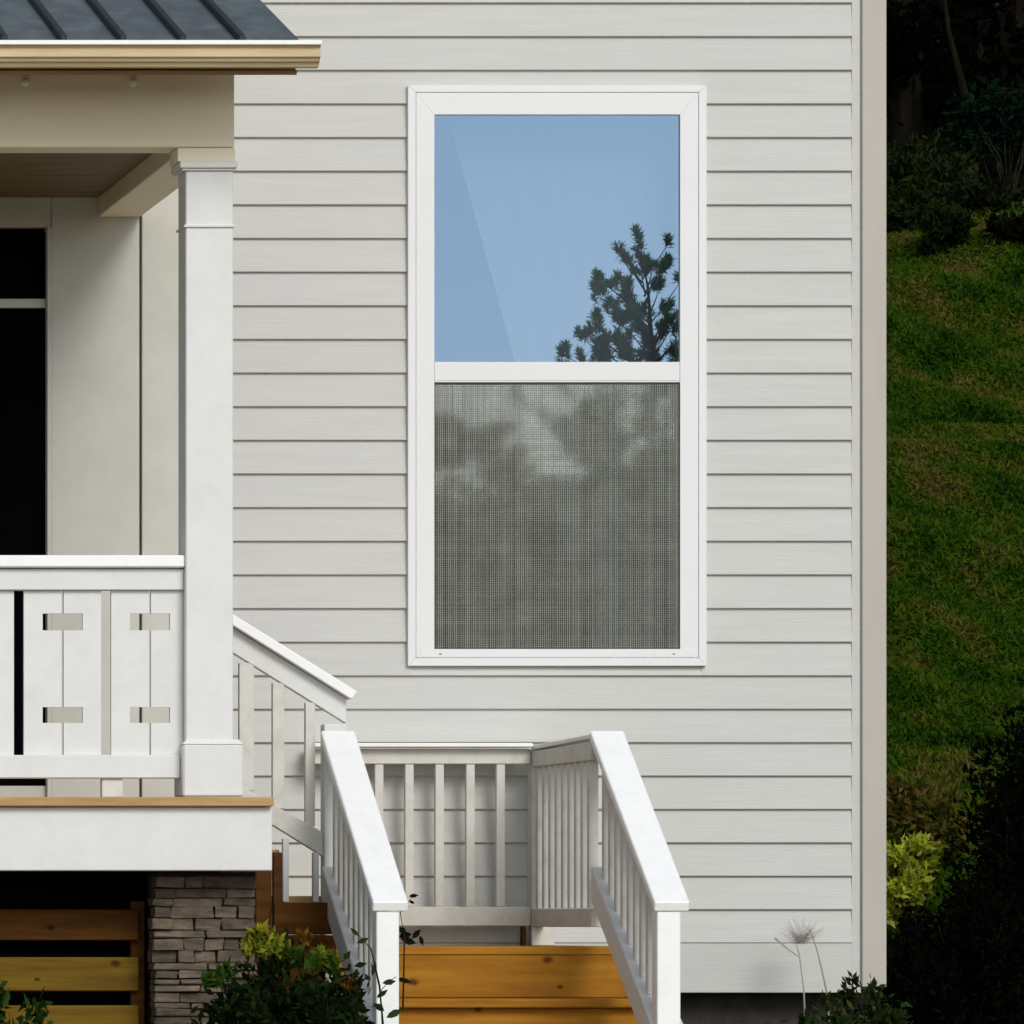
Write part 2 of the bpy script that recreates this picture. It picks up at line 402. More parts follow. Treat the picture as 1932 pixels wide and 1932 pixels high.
# sheathing behind the boards, with the window opening left free
bm = bmesh.new()
zTop = wz(line_y(-5), Y0)
for (x0, x1, z0, z1) in [(XL, WX0 + .03, zbot, zTop), (WX1 - .03, XR + .04, zbot, zTop), (WX0 + .03, WX1 - .03, WZ1 - .03, zTop), (WX0 + .03, WX1 - .03, zbot, WZ0 + .03)]:
    add_box(bm, x0, x1, Y0 + 0.014, Y0 + 0.12, z0, z1)
bm_link('sheathing', bm, M['siding'], house)
box('edge_channel', XR + 0.0003, wx(1623, Y0), Y0 - 0.0055, Y0 + 0.013, zbot, zTop, M['siding'], house, 0.0008)
box('corner_board', wx(1623, Y0) + 0.001, wx(1670, Y0), Y0 - 0.018, Y0 + 0.06, wz(1850, Y0) - 0.02, zTop, M['corner'], house, 0.003)
xE = wx(1670, Y0)
box('side_wall', xE - 0.14, xE - 0.004, Y0 + 0.062, Y0 + 7, zbot, zTop, M['siding'], house)
box('foundation', -3, xE - 0.01, Y0 + 0.10, Y0 + 0.25, -0.2, zbot + 0.02, M['conc'], house)
box('back_wall', -3, xE - 0.15, Y0 + 6.8, Y0 + 7, 0.0, zTop, M['siding'], house)
box('roof', -3.2, xE + 0.2, Y0 + 0.02, Y0 + 7.2, zTop + 0.01, zTop + 0.1, M['soffit'], house)

# dim room behind the window
bm = bmesh.new()
rx0, rx1, rz0, rz1 = WX0 - 0.7, WX1 + 0.15, WZ0 - 0.5, WZ1 + 0.15
add_box(bm, rx0, rx1, Y0 + 2.2, Y0 + 2.25, rz0, rz1)
add_box(bm, rx0 - .05, rx0, Y0 + 0.125, Y0 + 2.25, rz0, rz1); add_box(bm, rx1, rx1 + .05, Y0 + 0.125, Y0 + 2.25, rz0, rz1)
add_box(bm, rx0, rx1, Y0 + 0.125, Y0 + 2.2, rz0 - .05, rz0); add_box(bm, rx0, rx1, Y0 + 0.125, Y0 + 2.2, rz1, rz1 + .05)
bm_link('room_lining', bm, M['room'], house)

# ---- main window: outer flange (part) with its sub-parts
def ring(bm, x0, x1, z0, z1, w, y0, y1, wt=None, wb=None, ch=0.002, gap=0.0002):
    """four mitred pieces"""
    wt = wt or w; wb = wb or w
    X0, X1, Z0, Z1 = x0 + w, x1 - w, z0 + wb, z1 - wt
    for pts in ([(x0, z1), (x1, z1), (X1, Z1), (X0, Z1)], [(x0, z0), (X0, Z0), (X1, Z0), (x1, z0)],
                [(x0, z0), (x0, z1), (X0, Z1), (X0, Z0)], [(x1, z0), (X1, Z0), (X1, Z1), (x1, z1)]):
        cx = sum(p[0] for p in pts) / 4; cz = sum(p[1] for p in pts) / 4
        q = [(p[0] + (gap if p[0] < cx else -gap), p[1] + (gap if p[1] < cz else -gap)) for p in pts]
        prism_xz(bm, q, y0, y1, ch)
bm = bmesh.new(); u = 1 / 620.0
ring(bm, WX0, WX1, WZ0, WZ1, 15 * u, Y0 - 0.0245, Y0 + 0.01, 13 * u, 15 * u, 0.0010)
window = bm_link('window', bm, M['vinyl'], house)
window['label'] = 'tall white vinyl window, blue glass above and grey insect screen below'
fx0, fx1 = WX0 + 15.6 * u, WX1 - 15.6 * u; fz0, fz1 = WZ0 + 15.6 * u, WZ1 - 13.6 * u
bm = bmesh.new()
gz1 = wz(218, Y0); gz0 = wz(1225, Y0); gx0, gx1 = wx(817, Y0), wx(1280, Y0)
mz1, mz0 = wz(684, Y0), wz(722.5, Y0)
ring(bm, fx0, fx1, fz0, fz1, gx0 - fx0, Y0 - 0.0230, Y0 + 0.05, fz1 - gz1, 0.0015, 0.0006, 0.0001)
bm_link('sash_frame', bm, M['vinyl'], window)
box('meeting_rail', gx0 + 0.0008, gx1 - 0.0008, Y0 - 0.0222, Y0 + 0.03, mz0 + 0.0055, mz1, M['vinyl'], window, 0.0008)
box('screen_bead', gx0 + 0.0008, gx1 - 0.0008, Y0 - 0.0215, Y0 + 0.03, mz0, mz0 + 0.0052, M['vinyl'], window, 0.001)
box('bottom_rail', fx0 + 0.013, fx1 - 0.013, Y0 - 0.0238, Y0 + 0.03, fz0 + 0.001, gz0, M['vinyl'], window, 0.0015)
for u_ in (828, 1268):
    bm = bmesh.new(); bmesh.ops.create_uvsphere(bm, u_segments=8, v_segments=5, radius=0.0045)
    for v in bm.verts: v.co = Vector((v.co.x + wx(u_, Y0), v.co.y * 0.4 + Y0 - 0.0238, v.co.z * 0.4 + wz(1234.5, Y0)))
    bm_link('weep_hole', bm, M['iron'], window)
# glass
box('glass_pane', gx0 - 0.004, gx1 + 0.004, Y0 - 0.012, Y0 - 0.011, mz1 - 0.01, gz1 + 0.004, M['glass'], window, 0)
bpy.data.objects['glass_pane'].data.name = 'glass_pane'
def sheet(name, x0, x1, z0, z1, y, m_, parent):
    me = bpy.data.meshes.new(name); me.from_pydata([(x0, y, z0), (x1, y, z0), (x1, y, z1), (x0, y, z1)], [], [(0, 1, 2, 3)])
    return link(name, me, m_, parent)
o = bpy.data.objects['glass_pane']; bpy.data.objects.remove(o)
sheet('glass_pane', gx0 - 0.004, gx1 + 0.004, mz1 - 0.01, gz1 + 0.004, Y0 - 0.012, M['glass'], window)
sheet('glass_pane', gx0 - 0.004, gx1 + 0.004, gz0 - 0.004, mz0 + 0.01, Y0 + 0.012, M['glass2'], window)
# insect screen of woven wires
bm = bmesh.new()
def wire(x0, x1, y0, y1, z0, z1):
    vs = [bm.verts.new((x, y, z)) for x, y, z in [(x0, y0, z0), (x1, y0, z0), (x1, y0, z1), (x0, y0, z1), (x0, y1, z0), (x1, y1, z0), (x1, y1, z1), (x0, y1, z1)]]
    for f in ((0, 1, 2, 3), (4, 7, 6, 5), (0, 4, 5, 1), (3, 2, 6, 7), (0, 3, 7, 4), (1, 5, 6, 2)): bm.faces.new([vs[i] for i in f])
ys_ = Y0 - 0.0165
nv = 128
for i in range(nv):
    x = gx0 + (i + 0.5) / nv * (gx1 - gx0) + random.uniform(-1, 1) * 0.00045
    t = 0.00115 * random.choice([0.65, 0.8, 1, 1, 1.15, 1.3])
    wire(x - t, x + t, ys_, ys_ + 0.001, gz0, mz0)
nh = 150
for i in range(nh):
    z = gz0 + (i + 0.5) / nh * (mz0 - gz0) + random.uniform(-1, 1) * 0.0003
    t = 0.0007 * random.uniform(0.7, 1.25)
    wire(gx0, gx1, ys_ + 0.0012, ys_ + 0.002, z - t, z + t)
s_ = bm_link('insect_screen', bm, M['mesh'], window); s_['kind'] = 'stuff'
bm = bmesh.new()
ring(bm, gx0 + 0.0003, gx1 - 0.0003, gz0 + 0.0003, mz0 - 0.0003, 0.0026, ys_ - 0.002, ys_ + 0.004, ch=0)
bm_link('screen_edge', bm, M['iron'], window)
# pale sheet added inside; its slanting edge stands for a reflection edge
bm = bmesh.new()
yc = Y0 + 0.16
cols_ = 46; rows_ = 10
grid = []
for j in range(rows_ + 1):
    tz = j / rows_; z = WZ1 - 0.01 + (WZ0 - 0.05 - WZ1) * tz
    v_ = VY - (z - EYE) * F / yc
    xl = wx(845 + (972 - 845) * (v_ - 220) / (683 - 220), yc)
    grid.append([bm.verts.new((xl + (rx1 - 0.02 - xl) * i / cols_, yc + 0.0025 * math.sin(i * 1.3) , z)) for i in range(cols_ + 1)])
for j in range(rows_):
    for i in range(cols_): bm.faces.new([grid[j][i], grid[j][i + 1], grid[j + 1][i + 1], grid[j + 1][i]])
refl = bm_link('reflection_sheet', bm, M['reflection_sheet'], None, True)
tag(refl, 'pale sheet added behind the window glass for a slanting reflection edge', 'reflection_sheet')

# ------------------------------------------------------------------ porch back wall with storm door (part of the house)
pxl = -3.0
door_r = wx(88, Y0)
box('wall_panel', wx(97, Y0), wx(265, Y0) - 0.004, Y0 - 0.006, Y0 + 0.1, zbot, 3.9, M['panel'], house, 0.002)
box('wall_panel', wx(265, Y0) + 0.004, XL - 0.001, Y0 - 0.006, Y0 + 0.1, zbot, 3.9, M['panel'], house, 0.002)
box('wall_panel', pxl, wx(97, Y0) - 0.0002, Y0 + 0.0, Y0 + 0.1, wz(428, Y0), 3.9, M['panel'], house, 0.002)
box('wall_panel', pxl, 1.4, Y0 + 0.0, Y0 + 0.1, zbot, wz(428, Y0) - 0.001, M['panel'], house, 0.002)
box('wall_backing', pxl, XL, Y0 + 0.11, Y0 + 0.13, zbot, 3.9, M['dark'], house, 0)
door = box('storm_door', 1.42, door_r, Y0 + 0.03, Y0 + 0.05, wz(1482, Y0), wz(436, Y0), M['black_pane'], house, 0.001)
door['label'] = 'storm door, its shaded glass painted black'
box('door_rail', 1.42, door_r, Y0 + 0.012, Y0 + 0.029, wz(580, Y0), wz(563, Y0), M['panel'], door)
box('door_trim', door_r + 0.0005, wx(97, Y0) - 0.0003, Y0 - 0.012, Y0 + 0.06, wz(1540, Y0), wz(428, Y0), M['panel'], door)
box('door_bottom', 1.42, door_r, Y0 + 0.01, Y0 + 0.05, wz(1530, Y0), wz(1482, Y0) - 0.001, M['panel'], door)

# ------------------------------------------------------------------ porch
YP = 18.2                           # front plane of the porch posts
porch = thing('porch', 'white porch end with square corner post, cream beam and metal roof', 'porch', (2.0, YP, 0))
zdeck = wz(1504, YP)
XD = wx(515, YP)                    # right end of the deck
PL = 0.6                            # porch goes on out of frame to the left
# deck boards seen edge-on
bxs = np.arange(YP - 0.03, Y0 - 0.03, 0.142)
for i, yb in enumerate(bxs):
    box('deck_board', PL, XD - 0.002, yb, yb + 0.137, zdeck - 0.026, zdeck, M['deckwood'], porch, 0.003)
box('fascia_board', PL, wx(513, YP), YP - 0.005, YP + 0.035, wz(1643, YP), zdeck - 0.0275, M['white'], porch, 0.003)
box('side_joist', wx(513, YP) - 0.04, wx(513, YP), YP + 0.037, Y0 - 0.02, wz(1643, YP), zdeck - 0.0275, M['white'], porch, 0.002)
# corner post
pu = YP / F
def P_(a_): return wx(a_, YP)
post = box('post', P_(350.5), P_(440), YP, YP + 0.14, wz(1400, YP), wz(322, YP), M['white'], porch, 0.003)
box('base_block', P_(344), P_(458), YP - 0.014, YP + 0.155, zdeck + 0.001, wz(1404, YP), M['white'], post, 0.005)
bm = bmesh.new()      # chamfered cap of the base block
b = bmesh.new(); bmesh.ops.create_cube(b, size=1)
for v in b.verts:
    s = 0 if v.co.z < 0 else 0.012
    v.co = Vector(((P_(344) + s) if v.co.x < 0 else (P_(458) - s), (YP - 0.014 + s) if v.co.y < 0 else (YP + 0.155 - s), wz(1404, YP) if v.co.z < 0 else wz(1395, YP)))
merge(bm, b); bm_link('base_moulding', bm, M['white'], post)
box('necking', P_(347), P_(443), YP - 0.006, YP + 0.146, wz(429, YP), wz(424, YP), M['white'], post, 0.0012)
box('capital', P_(338), P_(447), YP - 0.016, YP + 0.156, wz(318, YP), wz(305, YP), M['white'], post, 0.003)
box('capital_bead', P_(343), P_(444), YP - 0.008, YP + 0.148, wz(322, YP), wz(318, YP) - 0.0005, M['white'], post, 0.001)
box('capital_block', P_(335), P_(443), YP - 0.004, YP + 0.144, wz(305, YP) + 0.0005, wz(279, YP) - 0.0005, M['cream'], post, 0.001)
# beams, ceiling, pilaster
zbb = wz(278, YP); zbt = wz(112, YP)
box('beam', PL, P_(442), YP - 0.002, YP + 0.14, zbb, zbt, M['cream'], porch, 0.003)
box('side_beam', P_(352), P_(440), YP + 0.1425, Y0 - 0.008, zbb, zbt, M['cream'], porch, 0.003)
zc = wz(375, Y0)
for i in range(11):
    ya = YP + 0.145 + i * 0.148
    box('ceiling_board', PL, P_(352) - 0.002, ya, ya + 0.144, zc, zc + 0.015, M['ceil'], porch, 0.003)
# roof: sheets between raised ribs, running up and back to the wall
YE = 17.88; zE = wz(80, YE); slope = math.tan(math.radians(17))
def roofz(y): return zE + (y - YE) * slope
XRf = wx(569, YE)
ribs = [wx(v_, YE) for v_ in (457, 345, 232, 120, 8, -105, -218, -331)]
edges_ = [XRf] + ribs + [PL]
for i in range(len(edges_) - 1):
    x1_, x0_ = edges_[i], edges_[i + 1]
    bm = bmesh.new()
    prism_yz(bm, [(YE, roofz(YE) - 0.004), (YE, roofz(YE)), (Y0 - 0.02, roofz(Y0 - 0.02)), (Y0 - 0.02, roofz(Y0 - 0.02) - 0.004)], x0_ + 0.0095, x1_ - (0.0095 if i else 0), 0)
    bm_link('roof_sheet', bm, M['roof'], porch)
for x_ in ribs:
    pyz('roof_rib', [(YE - 0.004, roofz(YE - .004) - 0.004), (YE - 0.004, roofz(YE - .004) + 0.022), (Y0 - 0.02, roofz(Y0 - .02) + 0.022), (Y0 - 0.02, roofz(Y0 - .02) - 0.004)], x_ - 0.009, x_ + 0.009, M['rib'], porch, 0.003)
# gutter: stepped moulding profile
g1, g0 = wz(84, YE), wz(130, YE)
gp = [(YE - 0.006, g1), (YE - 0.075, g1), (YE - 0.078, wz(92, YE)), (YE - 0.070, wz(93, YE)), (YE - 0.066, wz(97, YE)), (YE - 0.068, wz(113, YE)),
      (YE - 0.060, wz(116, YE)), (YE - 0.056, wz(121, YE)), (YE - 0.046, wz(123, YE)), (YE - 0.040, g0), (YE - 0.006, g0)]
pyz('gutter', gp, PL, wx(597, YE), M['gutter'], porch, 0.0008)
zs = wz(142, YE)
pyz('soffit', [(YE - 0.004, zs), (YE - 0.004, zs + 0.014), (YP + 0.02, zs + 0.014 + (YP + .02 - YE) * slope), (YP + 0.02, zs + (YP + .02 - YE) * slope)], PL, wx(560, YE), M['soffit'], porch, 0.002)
pyz('drip_edge', [(YE - 0.081, wz(91, YE)), (YE - 0.081, wz(83, YE)), (YE + 0.01, wz(82, YE)), (YE + 0.01, wz(84, YE) + 0.0004), (YE - 0.0786, wz(84, YE) + 0.0004), (YE - 0.0786, wz(91, YE))], PL, wx(597, YE) + 0.001, M['whiteh'], porch, 0)
# rafters' end board closing the roof over the wall side
bm = bmesh.new()
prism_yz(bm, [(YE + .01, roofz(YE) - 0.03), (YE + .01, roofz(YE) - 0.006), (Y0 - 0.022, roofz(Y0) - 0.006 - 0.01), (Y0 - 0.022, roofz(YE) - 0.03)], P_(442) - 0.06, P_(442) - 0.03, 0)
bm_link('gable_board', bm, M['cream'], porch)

for u_ in (46, 249):
    xk = wx(u_, YP); zk = wz(158, YP)
    t = thing('eave_lamp', 'small pale bulb under the eave near the left frame edge' if u_ == 46 else 'small pale bulb under the eave towards the corner post', 'lamp', (xk, YP - 0.03, zk), 'small bulbs under the porch eave')
    bm = bmesh.new(); tube(bm, [(xk, YP - .03, zk + .032), (xk, YP - .03, zk + .012)], [.007, .008], 8); bm_link('socket', bm, M['gutter'], t)
    bm = bmesh.new(); bmesh.ops.create_uvsphere(bm, u_segments=10, v_segments=7, radius=0.012)
    for v in bm.verts: v.co += Vector((xk, YP - .03, zk))
    bm_link('bulb', bm, M['vinyl'], t, True)

# ---- porch railing
rail = thing('porch_railing', 'white railing of flat sawn boards with square cutouts beside the corner post', 'railing', (2.4, YP + 0.05, zdeck))
ya, yb = YP + 0.045, YP + 0.075
RL = PL
box('cap_rail', RL, P_(350) - 0.0, YP + 0.01, YP + 0.11, wz(1070, YP), wz(1047, YP), M['whiteh'], rail, 0.004)
box('top_rail', RL, P_(350), ya - 0.015, yb + 0.012, wz(1112, YP), wz(1072.5, YP), M['white'], rail, 0.002)
box('bottom_rail', RL, P_(344) - 0.001, ya - 0.016, yb + 0.012, wz(1468, YP), wz(1424, YP), M['white'], rail, 0.003)
box('rail_foot', P_(196), P_(236), ya - 0.004, yb, zdeck + 0.0005, wz(1468.5, YP), M['white_old'], rail, 0.002)
def sawn(uL, uR, nl, nr):
    z0, z1 = wz(1423.5, YP), wz(1112.5, YP)
    zz = [z0, wz(1363, YP), wz(1333, YP), wz(1188, YP), wz(1156, YP), z1]
    L_, R_ = P_(uL), P_(uR)
    pts = [(L_, z0)]
    bm = bmesh.new()
    xs_ = [L_, L_ + nl, R_ - nr, R_] if nl and nr else ([L_, L_ + nl, R_] if nl else [L_, R_ - nr, R_])
    hole = 0 if nl else len(xs_) - 2
    F_ = {}; K_ = {}
    for i, x in enumerate(xs_):
        for j, z in enumerate(zz):
            F_[i, j] = bm.verts.new((x, ya, z)); K_[i, j] = bm.verts.new((x, ya + 0.018, z))
    solid = lambda i, j: 0 <= i < len(xs_) - 1 and 0 <= j < 5 and not (i == hole and j in (1, 3))
    for i in range(len(xs_) - 1):
        for j in range(5):
            if not solid(i, j): continue
            bm.faces.new([F_[i, j], F_[i + 1, j], F_[i + 1, j + 1], F_[i, j + 1]])
            bm.faces.new([K_[i, j], K_[i, j + 1], K_[i + 1, j + 1], K_[i + 1, j]])
            if not solid(i - 1, j): bm.faces.new([F_[i, j], F_[i, j + 1], K_[i, j + 1], K_[i, j]])
            if not solid(i + 1, j): bm.faces.new([F_[i + 1, j], K_[i + 1, j], K_[i + 1, j + 1], F_[i + 1, j + 1]])
            if not solid(i, j - 1): bm.faces.new([F_[i, j], K_[i, j], K_[i + 1, j], F_[i + 1, j]])
            if not solid(i, j + 1): bm.faces.new([F_[i, j + 1], F_[i + 1, j + 1], K_[i + 1, j + 1], K_[i, j + 1]])
    return bm_link('baluster_board', bm, M['white'], rail)
nw = 36 * pu
for base in (122 - 165 * k for k in range(-1, 6)):
    sawn(base - 73, base - 1.6, 0, nw)
    sawn(base + 2.2, min(base + 73, 349.5), nw, 0)

# ---- below the porch
pier = thing('stone_pier', 'stacked ledge stone pier under the porch corner', 'pier', (wx(382, 18.35), 18.45, 0))
YS = 18.33; sx0, sx1 = wx(290, YS), wx(482, YS)
box('pier_core', sx0 + .02, sx1 - .02, YS + 0.03, YS + 0.26, 0, wz(1646, YS), M['mortar'], pier, 0)
z = 0.30
zt_ = wz(1648, YS)
while z < zt_ - 0.012:
    h = min(random.choice([0.013, 0.017, 0.022, 0.028, 0.034]), zt_ - z)
    x = sx0 + random.uniform(-0.006, 0.006)
    while x < sx1 - 0.02:
        wd = random.choice([random.uniform(0.04, 0.08), random.uniform(0.08, 0.17)])
        if sx1 - (x + wd) < 0.04: wd = sx1 - x + random.uniform(-0.005, 0.005)
        pr = random.uniform(-0.012, 0.014)
        bm = bmesh.new(); add_box(bm, x + .0015, x + wd - .0015, YS + pr, YS + 0.1, z + .0012, z + h - .0012, min(0.0025, h * .12))
        for v in bm.verts: v.co += Vector((random.uniform(-1, 1), random.uniform(-1, 1), random.uniform(-1, 1))) * 0.0026
        bm_link('stone', bm, M['stone'], pier)
        x += wd
    z += h
skirt = thing('slat_skirting', 'yellow brown timber slats closing the space under the porch', 'skirting', (2.3, 18.5, 0))
YK = 18.46
for (v0, v1, m_) in ((1716, 1774, 'slat2'), (1806, 1870, 'slat'), (1897, 1955, 'slat')):
    box('slat', 0.9, wx(262, YK), YK, YK + 0.025, wz(v1, YK), wz(v0, YK), M[m_], skirt, 0.003)
box('slat_post', wx(250, YK), wx(276, YK), YK + 0.026, YK + 0.07, 0, wz(1700, YK), M['slat2'], skirt, 0.003)
box('shade_backing', 0.7, sx0 + 0.1, YK + 0.20, YK + 0.21, 0, wz(1640, YK), M['dark'], skirt, 0)  # black sheet in place of the deep shade under the porch
box('shade_backing', sx0 + 0.1, wx(486, 18.8), 18.85, 18.86, 0, wz(1640, 18.8), M['dark'], skirt, 0)  # same painted shade, carried on behind the pier
# red-brown boards beside the pier, under the short flight
YB = 18.98
sk2 = thing('timber_skirting', 'red brown timber boards between the stone pier and the stair railing', 'skirting', (wx(550, YB), YB, 0))
box('board', wx(482, YB), wx(513, YB), YB, YB + 0.03, 0, wz(1600, YB), M['brownwood'], sk2, 0.003)
box('board', wx(517, YB), wx(533, YB), YB + 0.01, YB + 0.04, 0, wz(1608, YB), M['brownwood'], sk2, 0.002)
for (v0, v1) in ((1703, 1763), (1764, 1824), (1825, 1885), (1886, 1948)):
    box('board', wx(514, YB), wx(632, YB), YB + 0.002 - 0.03, YB - 0.001, wz(v1, YB), wz(v0, YB), M['brownwood'], sk2, 0.003)

# ------------------------------------------------------------------ stairs
YL = 19.05                       # front edge of the landing
zl = wz(1786, YL)
stairs = thing('staircase', 'orange stained pine landing and steps between two white stair railings', 'staircase', (3.7, YL, 0))
sxa, sxb = 3.26, 4.15
for i in range(7):
    y_ = YL + i * 0.132
    box('landing_board', 3.25, 4.16, y_, y_ + 0.127, zl - 0.024, zl, M['orange'], stairs, 0.003)
rise, run = 0.148, 0.27
box('riser', 3.25, 4.158, YL + 0.004, YL + 0.035, zl - rise, zl - 0.0242, M['orange'], stairs, 0.002)
for k in range(1, 5):
    zt2 = zl - rise * k; y2 = YL - run * k
    if zt2 < 0.02: break
    box('tread', sxa, sxb, y2 - 0.02, y2 + run + 0.010, zt2 - 0.026, zt2 - 0.001, M['orange'], stairs, 0.004)
    box('riser', sxa, sxb, y2 + 0.01, y2 + 0.03, max(zt2 - rise, 0), zt2 - 0.027, M['orange'], stairs, 0.002)
for xs_ in (3.228, 4.162):
    pyz('stringer', [(YL + 0.01, zl - 0.03), (YL + 0.01, zl - 0.25), (YL - run * 4, 0.0), (YL - run * 4 - .05, 0.10)], xs_, xs_ + 0.03, M['white_old'], stairs, 0.002)
for (xp, yp) in ((3.27, YL + .05), (4.03, YL + .05), (3.27, Y0 - .1), (4.03, Y0 - .1)):
    box('landing_post', xp, xp + 0.05, yp, yp + 0.05, 0, zl - 0.025, M['brownwood'], stairs, 0.002)
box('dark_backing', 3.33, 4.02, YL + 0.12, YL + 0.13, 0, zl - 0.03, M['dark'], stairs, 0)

# short flight from porch deck to landing (three treads)
flight = thing('upper_steps', 'short flight of steps between porch deck and lower landing', 'steps', (3.1, 19.5, 0))
for k in range(2):
    zt3 = zdeck - 0.135 * (k + 1); xk = XD + 0.02 + 0.14 * k
    box('tread', xk, xk + 0.15, YL + 0.08, Y0 - 0.03, zt3 - 0.025, zt3, M['deckwood'], flight, 0.003)

def slope_rail(x0, x1, lab, nx0, nx1):
    """handrail descending towards the viewer: cap, sub-rail, bottom rail, balusters, newels"""
    yA, zA, yB, zB = YL + 0.0, 1.256, 18.20, 0.757
    s = (zA - zB) / (yA - yB)
    t = thing('stair_railing', lab, 'railing', ((x0 + x1) / 2, 18.2, 0), 'white railings either side of the orange steps')
    pyz('handrail', [(yA, zA), (yB, zB), (yB + 0.008, zB - 0.028), (yA, zA - 0.032)], x0, x1, M['whiteh'], t, 0.0035)
    xm = nx0 + 0.012
    pyz('sub_rail', [(yA, zA - 0.034), (yB + 0.05, zB - 0.034 + 0.05 * s), (yB + 0.05, zB - 0.075 + 0.05 * s), (yA, zA - 0.075)], xm, xm + 0.032, M['white_old'], t, 0.002)
    zb = 0.812 - 0.388
    bz = lambda y: 0.812 + (y - 18.96) * 0.562
    pyz('bottom_rail', [(yA - 0.002, bz(yA)), (yB + 0.055, bz(yB + .055)), (yB + 0.055, bz(yB + .055) - 0.100), (yA - 0.002, bz(yA) - 0.100)], x0 + 0.003, x0 + 0.045, M['white'], t, 0.003)
    nb = 9
    for i in range(nb):
        y = yB + 0.09 + (yA - yB - 0.11) * (i + 0.3) / nb
        zc_ = lambda yy: zA - 0.076 + (yy - yA) * s
        pyz('baluster', [(y, zc_(y)), (y + 0.028, zc_(y + 0.028)), (y + 0.028, bz(y + 0.028) + 0.001), (y, bz(y) + 0.001)], xm + 0.002, xm + 0.030, M['white_old'], t, 0.0015)
    box('newel_post', nx0, nx1, yB + 0.012, yB + 0.077, 0, zB - 0.027, M['whiteh'], t, 0.003)
    return t
slope_rail(3.234, 3.332, 'white stair railing with sloping cap on the left of the orange steps', 3.246, 3.309)
slope_rail(4.014, 4.112, 'white stair railing with sloping cap on the right of the orange steps', 4.024, 4.089)

# landing railing: back run against the wall and right-hand side run
lr = thing('landing_railing', 'weathered white railing round the landing, back run against the siding', 'railing', (3.7, 19.9, zl))
YR = 19.93
zcap = wz(1403, YR)
box('cap_rail', 3.34, 4.0135, YR - 0.07, YR + 0.03, zcap - 0.013, zcap, M['whiteh'], lr, 0.003)
box('top_rail', 3.34, 4.0135, YR - 0.035, YR, wz(1442, YR), zcap - 0.0165, M['white_old'], lr, 0.002)
box('bottom_rail', 3.33, 4.0135, YR - 0.035, YR, wz(1747, YR), wz(1711, YR), M['white_old'], lr, 0.002)
for u_ in (712, 769, 826, 884, 941):
    box('baluster', wx(u_ - 8, YR), wx(u_ + 8, YR), YR - 0.032, YR - 0.006, wz(1711, YR) + .001, wz(1442, YR) - .001, M['white_old'], lr, 0.0015)
box('corner_post', 4.016, 4.085, YR - 0.035, YR + 0.03, zl, zcap - 0.018, M['white_old'], lr, 0.002)
box('rail_foot', wx(981, YR), wx(989, YR), YR - 0.03, YR - 0.001, zl, wz(1747, YR) - 0.001, M['brownwood'], lr, 0.001)
pyz('cap_rail', [(YL + 0.002, 1.245), (YL + 0.002, 1.232), (YR - 0.037, 1.232 - .010), (YR - 0.037, 1.245 - .010)], 4.014, 4.112, M['whiteh'], lr, 0.002)
box('top_rail', 4.018, 4.053, YL + 0.004, YR - 0.038, 1.170, 1.219, M['white_old'], lr, 0.002)
box('bottom_rail', 4.018, 4.053, YL + 0.004, YR - 0.038, wz(1749, 19.4), wz(1714, 19.4), M['white_old'], lr, 0.002)
for i in range(9):
    y = YL + 0.05 + i * 0.092
    box('baluster', 4.022, 4.050, y, y + 0.03, wz(1714, 19.4) + .001, 1.1685, M['white_old'], lr, 0.0015)

# railing along the short upper flight
YF = YL + 0.02
fr = thing('flight_railing', 'short white railing slanting down from the porch post to the stair newel', 'railing', (3.2, YF, 0.6))
def Q(u_, v_): return (wx(u_, YF), wz(v_, YF))
sl = 0.622
pxz('handrail', [Q(418, 1147), Q(672, 1305), Q(662, 1320), Q(418, 1160 + 8)], YF - 0.02, YF + 0.08, M['whiteh'], fr, 0.002)
pxz('top_rail', [Q(418, 1170), Q(655, 1317.5), Q(655, 1365), Q(612, 1338), Q(418, 1217)], YF + 0.012, YF + 0.048, M['white'], fr, 0.002)
pxz('bottom_rail', [Q(418, 1462), Q(612, 1571), Q(612, 1616), Q(418, 1496)], YF + 0.012, YF + 0.048, M['white_old'], fr, 0.002)
box('newel_post', wx(612, YF), wx(655, YF), YF + 0.003, YF + 0.068, 0, wz(1366, YF), M['white'], fr, 0.003)
for u_, hw in ((467, 14), (527, 11), (587, 9)):
    zt4 = wz(1217 + (u_ - 10 - 418) * 0.624 + 9, YF); zb4 = wz(1462 + (u_ - 418) * 0.562 + 2, YF)
    box('baluster', wx(u_ - hw, YF), wx(u_ + hw, YF), YF + 0.014, YF + 0.04, zb4, zt4, M['white_old'], fr, 0.0015)
for u_, v_ in ((541, 1592), (598, 1618)):
    box('strut', wx(u_ - 5.5, YF), wx(u_ + 5.5, YF), YF + 0.014, YF + 0.04, wz(1702, YF), wz(v_ - 10, YF), M['white'], fr, 0.0015)

